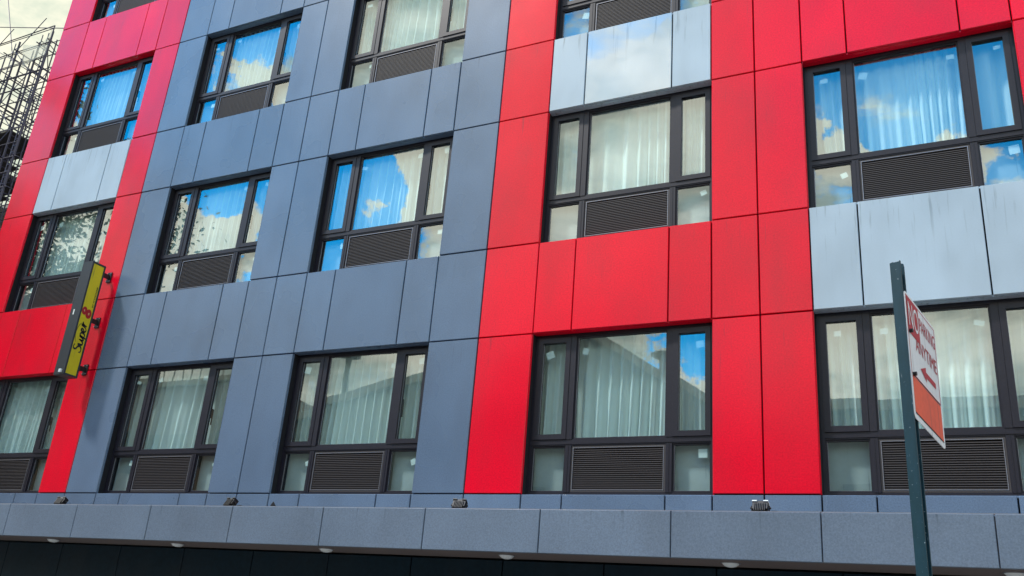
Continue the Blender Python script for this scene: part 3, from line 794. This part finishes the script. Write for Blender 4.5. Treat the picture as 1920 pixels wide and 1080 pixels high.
for (xa, za), (xb, zb) in zip(P, P[1:]):
    g.add([(xa, OY+.25, za-.30), (xb, OY+.25, zb-.30), (xb, OY+.25, zb+.03), (xa, OY+.25, za+.03), (xa, OY-14, za+.03), (xb, OY-14, zb+.03), (xa, OY+.01, za-.30), (xb, OY+.01, zb-.30)], [(0, 3, 2, 1), (3, 4, 5, 2), (0, 1, 7, 6)])
rf = g.build('roof', MAT['roofm'], gb)
x_, z_ = mir(-.325, .322); g = MB(); g.tube((x_, OY-.4, z_-.5), (x_, OY-.4, z_+.8), .3, 12); g.tube((x_, OY-.4, z_+.81), (x_, OY-.4, z_+1.05), .6, 12, .2); g.build('vent', MAT['roofm'], rf)
x_, z_ = mir(-.79, .30); g = MB(); g.tube((x_, OY-.5, z_-.5), (x_, OY-.5, z_+2.0), .12, 8); g.tube((x_, OY-.5, z_+2.0), (x_, OY-.5, z_+2.25), .5, 10); g.build('vent', MAT['siding'], rf)
g = MB()
for i in range(12):
    for zz in (1.2, 5.2): x = -24+i*2.9; g.box(x, x+1.3, OY+.003, OY+.06, zz, zz+1.8)
g.build('window', MAT['black'], gb)
g = MB(); g.box(P[0][0], P[-1][0], OY+.003, OY+.12, 4.1, 4.25); g.build('string_course', MAT['roofm'], gb)
lb = empty('brick_building', (-42, OY, 0), 'brick building with a railed roof across the street mirrored in the glass', 'building')
lb.location = (0, 0, 0)
g = MB(); g.box(-70, -28.9, OY-12, OY, 0, 12.0); g.build('wall', MAT['brick'], lb)
g = MB()
for i in range(26):
    for zz in (1, 4.4, 7.8): x = -69+i*1.55; g.box(x, x+.8, OY+.003, OY+.05, zz, zz+1.9)
g.build('window', MAT['black'], lb)
g = MB(); g.box(-70, -28.9, OY-.2, OY+.2, 12.003, 12.25)
for i in range(70): x = -69.8+i*.585; g.tube((x, OY, 12.25), (x, OY, 13.1), .04, 4)
g.build('railing', MAT['roofm'], lb)

# trees
def tree(loc, H, rad, nleaf, seed, label, cz=.62, flat=1.15, ls=(.06, .12)):
    random.seed(seed)
    root = empty('street_tree', loc, label, 'tree')
    g = MB(); g.tube((0, 0, 0), (.1, 0, H*.35), .24, 10, .17)
    tips = []
    for i in range(11):
        a = i*2.4; b = Vector((.1, 0, H*(.30+.02*i))); d = Vector((math.cos(a)*.8, math.sin(a)*.8, random.uniform(.5, 1.5))).normalized()
        L = rad*random.uniform(.8, 1.15); m = b+d*L*.5; t_ = m+(d+Vector((random.uniform(-.4, .4), random.uniform(-.4, .4), .2)))*L*.5
        g.tube(b, m, .10, 6, .06); g.tube(m, t_, .06, 5, .02); tips += [m, t_]
        for k in range(3):
            e = m+Vector((random.uniform(-1, 1), random.uniform(-1, 1), random.uniform(-.3, 1)))*L*.4; g.tube(m, e, .03, 4, .01); tips.append(e)
    g.tube((.1, 0, H*.35), (0, 0, H*.85), .17, 8, .04)
    g.build('trunk', MAT['bark'], root)
    cl = [Vector((0, 0, H*cz))+Vector((random.gauss(0, .45), random.gauss(0, .45), random.gauss(0, .45)*flat))*rad for _ in range(60)]+tips
    g = MB()
    cl = [(c, random.uniform(.2, .55)) for c in cl]
    for i in range(nleaf):
        c, s = random.choice(cl); p = c+Vector((random.gauss(0, 1), random.gauss(0, 1), random.gauss(0, .8)))*s
        l = random.uniform(*ls); a = Vector((random.gauss(0, 1), random.gauss(0, 1), random.gauss(0, .7))).normalized(); b = a.cross(Vector((random.gauss(0, 1), random.gauss(0, 1), random.gauss(0, 1)))).normalized()
        t = random.random(); g.add([p-a*l, p+b*l*.45, p+a*l, p-b*l*.45], [(0, 1, 2, 3)], [(t, t, t, 1)]*4)
    g.build('crown', MAT['leaf'], root)
    return root
tree((-24.0, 3.9, 0), 15.5, 4.7, 42000, 4, 'leafy street tree on the near pavement mirrored in the left windows')
